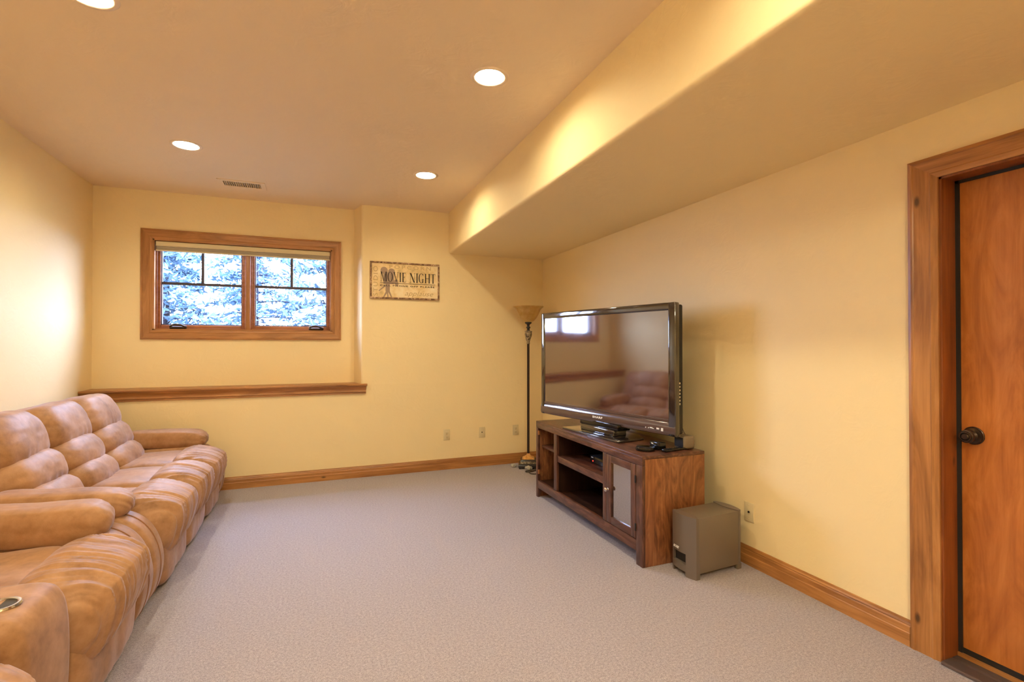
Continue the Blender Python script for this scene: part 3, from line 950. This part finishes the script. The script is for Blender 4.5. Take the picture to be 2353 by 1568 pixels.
box('grille', -.0465, -.044, -.040, .040, .012, .074, M_MATTE, bxo, .001, local=True)
rb = tag(empty('control_box', (2.04, 2.640, .6602)), 'low black control box tucked under the television corner', 'box')
box('body', -.030, .030, -.045, .045, .001, .048, M_BLACK, rb, .006, 2, local=True)
box('badge', -.0306, -.0298, .008, .028, .033, .039, M_WHITE, rb, local=True)
rm = tag(empty('remote_control', (2.105, 2.560, .6602), math.radians(8)), 'thin black remote control lying by the cabinet corner', 'remote')
box('body', -.095, .095, -.020, .020, .001, .016, M_BLACK, rm, .005, 2, local=True)
bm = bmesh.new()
for i in range(6):
    for j in (-1, 0, 1):
        bm_box(bm, -.075 + i * .022 - .005, -.075 + i * .022 + .005, j * .011 - .0035, j * .011 + .0035, .0155, .0175)
finish(bm, 'buttons', M_MATTE, rm)
tube('cable', spline([(2.150, 2.640, .90), (2.185, 2.630, .85), (2.210, 2.618, .80), (2.220, 2.610, .765), (2.226, 2.600, .7475)], 8), .0022, M_CABLE, tv)

# ================================================================ SUBWOOFER
sw = tag(empty('subwoofer', (2.165, 2.350, 0), math.radians(4.0)), 'graphite boxy subwoofer with curved front standing beside the cabinet', 'subwoofer')
L_, Wd, HT, HB = .395, .186, .345, .030
def bow(x, s, d, n=12):
    return [(x + s * d * (1 - (2 * i / n - 1) ** 2), Wd / 2 - Wd * i / n) for i in range(n + 1)]
hx = L_ / 2
box('cabinet', -hx + .032, hx - .032, -Wd / 2 + .001, Wd / 2 - .001, HB, HT - .0015, M_SUB, sw, .003, local=True)
fr = bow(-hx + .022, -1, .022)
bk = bow(hx - .022, 1, .022)
inn = [(-hx + .040 + .016 * (1 - (2 * i / 12 - 1) ** 2), -Wd / 2 + Wd * i / 12) for i in range(13)]
# front cap in pieces around the port
def slice_prof(y0, y1, n=8, depth=.05):
    out = []
    for i in range(n + 1):
        y = y1 + (y0 - y1) * i / n
        out.append((-hx + .022 - .022 * (1 - (2 * y / Wd) ** 2), y))
    return out + [(-hx + depth, y0), (-hx + depth, y1)]
bm = bmesh.new()
bm_prism(bm, fr + inn, 2, .128, HT + .001)
bm_prism(bm, slice_prof(-Wd / 2, -Wd / 2 + .062), 2, 0, .128)
bm_prism(bm, slice_prof(Wd / 2 - .018, Wd / 2), 2, 0, .128)
bm_prism(bm, slice_prof(-Wd / 2 + .062, Wd / 2 - .018), 2, .028, .066)
finish(bm, 'front_cap', M_SUBF, sw, True, True, 30)
box('port', -hx + .030, -hx + .052, -Wd / 2 + .05, Wd / 2 - .01, .060, .132, M_MATTE, sw, local=True)
inn2 = [(-a, b) for a, b in reversed(inn)]
bm = bmesh.new()
bm_prism(bm, bk + [(hx - .040 - .016 * (1 - (2 * i / 12 - 1) ** 2), -Wd / 2 + Wd * i / 12) for i in range(13)], 2, .030, HT + .004)
finish(bm, 'rear_cap', M_SUBF, sw, True, True, 30)
for yy in (-Wd / 2 + .014, Wd / 2 - .014):
    box('foot', hx - .045, hx - .012, yy - .012, yy + .012, 0, .032, M_SUB, sw, .002, local=True)
yl = .040
text('logo', 'BOSE', .019, M_WHITE, sw, Matrix.Translation((-hx + .022 - .022 * (1 - (2 * .035 / Wd) ** 2) - .0025, .064, .146)) @ Matrix.Rotation(math.radians(-8), 4, 'Z') @ RT, .0004, shear=.45, bold=.0008, width=.054)['kind'] = 'stuff'

# ================================================================ FLOOR LAMP
lx, ly = 2.160, 5.005
lamp = tag(empty('floor_lamp', (lx, ly, 0), math.radians(21.5 + 45)), 'unlit torchiere floor lamp with amber bowl shade in the corner', 'floor lamp')
def sqr(r):
    return [(r * math.cos(PI / 4 + k * PI / 2) * math.sqrt(2), r * math.sin(PI / 4 + k * PI / 2) * math.sqrt(2)) for k in range(4)]
def frust(name, r0, z0_, r1, z1_, m, bev=.002):
    bm = bmesh.new()
    A = [bm.verts.new((x, y, z0_)) for x, y in sqr(r0)]
    B = [bm.verts.new((x, y, z1_)) for x, y in sqr(r1)]
    for i in range(4):
        bm.faces.new((A[i], A[(i + 1) % 4], B[(i + 1) % 4], B[i]))
    bm.faces.new(A)
    bm.faces.new(B)
    bmesh.ops.recalc_face_normals(bm, faces=bm.faces)
    bmesh.ops.bevel(bm, geom=list(bm.edges), offset=bev, segments=2, affect='EDGES', profile=.5)
    return finish(bm, name, m, lamp, True, True, 40)
frust('base_plate', .104, .014, .104, .040, M_LDARK)
frust('base_step', .108, .036, .092, .052, M_LDARK)
frust('base_band', .082, .050, .080, .080, M_LBAND)
frust('base_cap', .086, .078, .070, .096, M_LDARK)
bm = bmesh.new()
rings = []
for r, z in ((.068, .094), (.056, .106), (.038, .116), (.024, .126), (.016, .140), (.014, .150)):
    rings.append([bm.verts.new((x, y, z)) for x, y in sqr(r)])
for A, B in zip(rings, rings[1:]):
    for i in range(4):
        bm.faces.new((A[i], A[(i + 1) % 4], B[(i + 1) % 4], B[i]))
bm.faces.new(rings[0]); bm.faces.new(rings[-1])
finish(bm, 'base_flare', M_LGOLD, lamp, True, True, 30)
for k in range(4):
    x, y = sqr(.090)[k]
    lathe('foot', [(0, .016), (.010, .015), (.012, .008), (.009, 0), (0, 0)], M_LDARK, lamp, 14, (x, y, 0))
lathe('pole', [(0, .140), (.0135, .140), (.0135, 1.335), (.016, 1.342), (0, 1.342)], M_LPOLE, lamp, 20)
lathe('urn', [(0, 1.338), (.017, 1.338), (.019, 1.350), (.015, 1.358), (.024, 1.380), (.036, 1.420), (.040, 1.448), (.037, 1.462), (.042, 1.468), (.040, 1.478), (.022, 1.482), (0, 1.482)], M_LURN, lamp, 28, angle=35)
lathe('neck', [(0, 1.480), (.022, 1.480), (.015, 1.492), (.014, 1.505), (.024, 1.512), (.022, 1.524), (.013, 1.530), (.016, 1.548), (.034, 1.560), (.038, 1.572), (.030, 1.580), (0, 1.580)], M_LDARK, lamp, 28, angle=35)
sh = [(.030, 1.572), (.062, 1.590), (.092, 1.622), (.114, 1.664), (.132, 1.705), (.150, 1.728), (.168, 1.742), (.166, 1.746), (.147, 1.733), (.128, 1.709), (.110, 1.668), (.088, 1.627), (.058, 1.596), (.0, 1.584)]
lathe('shade', sh, M_AMBER, lamp, 48, angle=80)
lathe('socket', [(0, 1.585), (.015, 1.585), (.015, 1.640), (.010, 1.650), (.018, 1.680), (.012, 1.712), (0, 1.716)], plain('red_socket', (.42, .10, .03), .4), lamp, 16)
tag(tube('lamp_cord', spline([(2.215, 4.905, .006), (2.175, 4.835, .006), (2.115, 4.790, .006), (2.055, 4.790, .006), (2.050, 4.822, .006), (2.11, 4.83, .008), (2.165, 4.80, .008), (2.17, 4.735, .006), (2.115, 4.690, .006), (2.065, 4.715, .006), (2.075, 4.775, .009), (2.16, 4.825, .012), (2.26, 4.86, .006), (2.33, 4.90, .006)], 8), .0045, M_CABLE), 'dark coiled lamp cord lying on the carpet by the lamp base', 'cord')
def crumple(name, loc, size, seed, label):
    o = pillow(name, size, (0, 0, size[2] / 2), M_PLASTICBAG, None, e=(2.2, 2.2, 2.2), n=10, disp=lambda p, u: .012 * nz(p.x * 60 + seed, p.y * 60, p.z * 60), local=True)
    o.location = loc
    o.data.polygons.foreach_set('use_smooth', [False] * len(o.data.polygons))
    return tag(o, label, 'plastic wrap')
crumple('plastic_wrap', (2.105, 4.868, .002), (.075, .06, .045), 1, 'clump of clear plastic wrap in front of the lamp base')
crumple('plastic_wrap', (2.012, 5.060, .002), (.05, .05, .035), 7, 'small clear plastic clump at the outer corner of the lamp base')

# ================================================================ SOFAS
def fold(seed, amp=.016, k=21, slant=.8):
    """gathers running over the roll, fanning out from the seam."""
    def f(p, u):
        w = max(0.0, min(1.0, (u.x + .85) / .5)) * max(0.0, min(1.0, (u.z + 1.0) / .5)) * (1.0 - .85 * max(0.0, min(1.0, (abs(u.y) - .80) / .15)))
        y = p.y + slant * p.x * (p.y * 2.2) + .012 * nz(p.x * 9, p.z * 9, seed)
        r = 1 - abs(nz(y * k, p.x * 1.6 + p.z * 1.2, seed)) * 2.2
        r2 = 1 - abs(nz(y * k * 2.1, p.x * 2 + p.z * 2, seed + 9)) * 2
        return amp * w * (r * .8 + r2 * .35) + .006 * nz(p.x * 6, p.y * 5, p.z * 6 + seed)
    return f
def soft(seed, amp=.012, k=5, fine=.003):
    def f(p, u):
        return amp * nz(p.x * k + seed, p.y * k, p.z * k) + fine * nz(p.x * 26 + seed, p.y * 9, p.z * 26) 
    return f
def gather(seed, amp=.016, base=.013):
    """puckers at the lower rim and ends of a back cushion."""
    def f(p, u):
        w = max(0, -u.z - .15) ** 1.2 + .6 * max(0, abs(u.y) - .72)
        return base * nz(p.x * 5 + seed, p.y * 5, p.z * 5) - amp * 1.3 * w * abs(nz(p.y * 22, p.x * 4, seed)) + .003 * nz(p.y * 13 + seed, p.z * 30, p.x * 10)
    return f
def endgather(seed):
    """pad: pleats at both short ends."""
    def f(p, u):
        w = max(0, abs(u.x) - .72) / .28
        return .010 * nz(p.x * 4 + seed, p.y * 6, p.z * 6) - .014 * w * abs(nz(p.z * 34 + p.y * 34, seed, p.x * 3)) + .002 * nz(p.x * 30, p.y * 30, p.z * 30)
    return f

def seat(parent, y0, y1, seed):
    yc, w = (y0 + y1) / 2, y1 - y0
    pillow('seat_cushion', (.56, w * 1.00, .20), (-1.20, yc, .372), M_SUEDE, parent, (0, math.radians(-1), 0), (5, 6, 3), 22, soft(seed, .010, 5))
    pillow('seat_roll', (.335, w * 1.02, .315), (-.862, yc, .335), M_SUEDE, parent, (0, math.radians(14), 0), (2.7, 5.5, 2.5), 64, fold(seed + 3))
    # padded front panel under the roll
    def pan(p, u):
        return .006 * nz(p.y * 10 + seed, p.z * 5, 0) + .004 * nz(p.y * 30, p.z * 6, seed)
    pillow('front_panel', (.15, w * .99, .30), (-.815, yc, .165), M_SUEDE, parent, (0, 0, 0), (3.5, 6, 5), 20, pan)
def back(parent, y0, y1, seed):
    yc, w = (y0 + y1) / 2, y1 - y0
    t = math.radians(-20)
    pillow('back_cushion', (.30, w * 1.03, .335), (-1.555, yc, .790), M_SUEDE, parent, (0, t, 0), (2.5, 3.6, 2.6), 30, gather(seed))
    pillow('back_cushion', (.27, w * 1.02, .250), (-1.452, yc, .615), M_SUEDE, parent, (0, t, 0), (2.5, 3.2, 2.4), 28, gather(seed + 5))
    pillow('back_cushion', (.27, w * 1.01, .230), (-1.375, yc, .475), M_SUEDE, parent, (0, t, 0), (2.5, 3.2, 2.4), 28, gather(seed + 11))
def arm(parent, y0, y1, seed, pad=True, pady=None, padh=.165, dz=0, dx=0):
    # body: rounded front profile
    pts = [(-1.62, .03), (-1.62, .46), (-1.2, .475), (-.98, .480), (-.90, .470), (-.835, .435), (-.785, .375), (-.752, .295), (-.738, .21), (-.745, .13), (-.765, .06), (-.79, .025)]
    sp = [(p.x, p.z) for p in spline([(a, 0, b) for a, b in pts[3:]], 4)]
    prof = pts[:3] + sp
    bm = bmesh.new()
    bm_prism(bm, prof, 1, y0 + .003, y1 - .003)
    bmesh.ops.recalc_face_normals(bm, faces=bm.faces)
    es = [e for e in bm.edges if abs(e.verts[0].co.y - e.verts[1].co.y) < 1e-6]
    bmesh.ops.bevel(bm, geom=es, offset=.030, segments=4, affect='EDGES', profile=.5)
    finish(bm, 'arm_body', M_SUEDE, parent, True, False, 60)
    ym = y0 + (y1 - y0) * .50
    line = [Vector((x + .0012 * (1 if x > -.9 else 0), ym, z + .0012)) for x, z in sp]
    tube('piping', line, .0030, M_SEAM, parent, 6)
    if pad:
        pa, pb = pady or (y0 - .01, y1 + .01)
        pillow('arm_pad', (.60, pb - pa, padh), (-1.155 + dx, (pa + pb) / 2, .470 + padh * .46 + dz), M_SUEDE, parent, (0, math.radians(3), 0), (6, 3.2, 2.8), 30, endgather(seed))
def shell(parent, y0, y1):
    """upholstered back frame."""
    prof = [(-1.80, .04), (-1.80, .80), (-1.775, .885), (-1.72, .925), (-1.66, .932), (-1.60, .905), (-1.545, .83), (-1.45, .66), (-1.34, .47), (-1.34, .04)]
    bm = bmesh.new()
    bm_prism(bm, prof, 1, y0, y1)
    bmesh.ops.recalc_face_normals(bm, faces=bm.faces)
    bmesh.ops.bevel(bm, geom=list(bm.edges), offset=.022, segments=3, affect='EDGES', profile=.5)
    finish(bm, 'back_frame', M_SUEDE, parent, True, False, 60)
def base(parent, y0, y1):
    box('base_frame', -1.70, -.86, y0, y1, .03, .28, M_SUEDE, parent, .01)
    for (x, y) in ((-1.66, y0 + .05), (-.92, y0 + .05), (-1.66, y1 - .05), (-.92, y1 - .05)):
        box('leg', x - .025, x + .025, y - .025, y + .025, 0, .035, M_MATTE, parent)

sofa = tag(empty('reclining_sofa', (-1.27, 4.05, 0)), 'long tan suede three seat reclining sofa below the window ledge', 'sofa')
base(sofa, 3.02, 5.07)
shell(sofa, 3.03, 5.03)
for i, (a, b) in enumerate(((3.170, 3.730), (3.730, 4.290), (4.290, 4.860))):
    seat(sofa, a, b, 11 + 7.3 * i)
    back(sofa, a, b, 31 + 5.1 * i)
arm(sofa, 2.985, 3.170, 3.0, pady=(2.995, 3.185), padh=.150)
arm(sofa, 4.865, 5.085, 5.0, pady=(4.87, 5.08), padh=.150)

love = tag(empty('reclining_loveseat', (-1.27, 2.0, 0)), 'tan suede loveseat with a cup holder console in the near corner', 'loveseat')
base(love, .92, 2.95)
shell(love, .95, 2.95)
seat(love, 2.150, 2.775, 51.0)
back(love, 2.150, 2.775, 61.0)
seat(love, 1.170, 1.805, 71.0)
back(love, 1.160, 1.770, 81.0)
arm(love, 2.775, 2.980, 8.0, pady=(2.745, 2.960), padh=.175, dz=-.022, dx=-.015)
arm(love, .930, 1.160, 9.0)
# console between the seats
cpts = [(-1.50, .05), (-1.50, .540), (-1.10, .552), (-.92, .554), (-.820, .549), (-.778, .520), (-.758, .45), (-.752, .30), (-.762, .05)]
bm = bmesh.new()
csp = cpts[:2] + [(p.x, p.z) for p in spline([(a, 0, b) for a, b in cpts[2:]], 4)]
bm_prism(bm, csp, 1, 1.805, 2.120)
bmesh.ops.recalc_face_normals(bm, faces=bm.faces)
bmesh.ops.bevel(bm, geom=[e for e in bm.edges if abs(e.verts[0].co.y - e.verts[1].co.y) < 1e-6], offset=.045, segments=5, affect='EDGES', profile=.5)
con = finish(bm, 'console', M_SUEDE, love, True, False, 60)
for cyy in (1.935,):
    lathe('cup_holder_ring', [(.036, -.004), (.036, .004), (.040, .0065), (.046, .005), (.048, 0), (.046, -.003)], M_CHROME, con, 32, (-.862 + 1.27, cyy - 2.0, .5525), local=True)
    lathe('cup_holder_well', [(0, .0015), (.0365, .0015), (.037, .0025), (.037, .0)], plain('cup_dark', (.02, .018, .015), .35), con, 32, (-.862 + 1.27, cyy - 2.0, .5520), local=True)

# ================================================================ OUTDOORS
S(box('ground_outside', -14, 12, YR + .25, 32, 1.10, 1.22, M_GROUND), 'pale ground outside the window', 'ground')
rnd = random.Random(5)
def conifer(x, y, h, spread, nbr, label, seed):
    rnd = random.Random(seed)
    t = tag(empty('spruce_tree', (x, y, 1.22)), label, 'tree', 'trees outside the window')
    bm = bmesh.new()
    bm_tube(bm, [(0, 0, 0), (.02, .01, h * .5), (0, 0, h)], [.10, .06, .01], 8)
    finish(bm, 'trunk', M_BARK, t, True)
    verts, faces = [], []
    bb = bmesh.new()
    for i in range(nbr):
        f = (i + rnd.random()) / nbr
        zz = .08 + f * h * .95
        L = spread * (1 - f * .8) * rnd.uniform(.7, 1.1)
        a = i * 2.399 + rnd.uniform(-.3, .3)
        d = Vector((math.cos(a), math.sin(a), 0))
        tip = d * L + Vector((0, 0, zz - .10 * L + .12 * L * rnd.uniform(-1, 1)))
        mid = d * L * .5 + Vector((0, 0, zz + .03 * L))
        pts = spline([(0, 0, zz), mid, tip], 6)
        bm_tube(bb, pts, [.016 * (1 - k / len(pts)) + .003 for k in range(len(pts))], 5)
        for k, p in enumerate(pts[2:]):
            fr = (k + 2) / len(pts)
            for _ in range(int(9 + 12 * fr)):
                c = p + Vector((rnd.gauss(0, .075), rnd.gauss(0, .075), rnd.gauss(0, .045)))
                ax1 = Vector((rnd.gauss(0, 1), rnd.gauss(0, 1), rnd.gauss(0, .6))).normalized()
                ax2 = ax1.cross(Vector((rnd.gauss(0, 1), rnd.gauss(0, 1), rnd.gauss(0, 1)))).normalized()
                ln, wd = rnd.uniform(.05, .11), rnd.uniform(.012, .028)
                b = len(verts)
                verts.extend([c - ax1 * ln, c + ax2 * wd, c + ax1 * ln, c - ax2 * wd])
                faces.append((b, b + 1, b + 2, b + 3))
    finish(bb, 'branches', M_BARK, t, True)
    me = bpy.data.meshes.new('needles')
    me.from_pydata([tuple(v) for v in verts], [], faces)
    o = link('needles', me, M_NEEDLE, t)
    o['kind'] = 'stuff'
    return t
conifer(.38, 8.7, 3.4, 1.10, 46, 'dense bluish spruce behind the window sash closer to the sign', 3)
conifer(-1.20, 11.8, 4.4, 1.35, 60, 'loose bluish spruce behind the middle of the window', 8)
conifer(-2.15, 9.0, 2.6, 1.0, 34, 'small pale spruce low behind the sash closer to the sofa', 14)
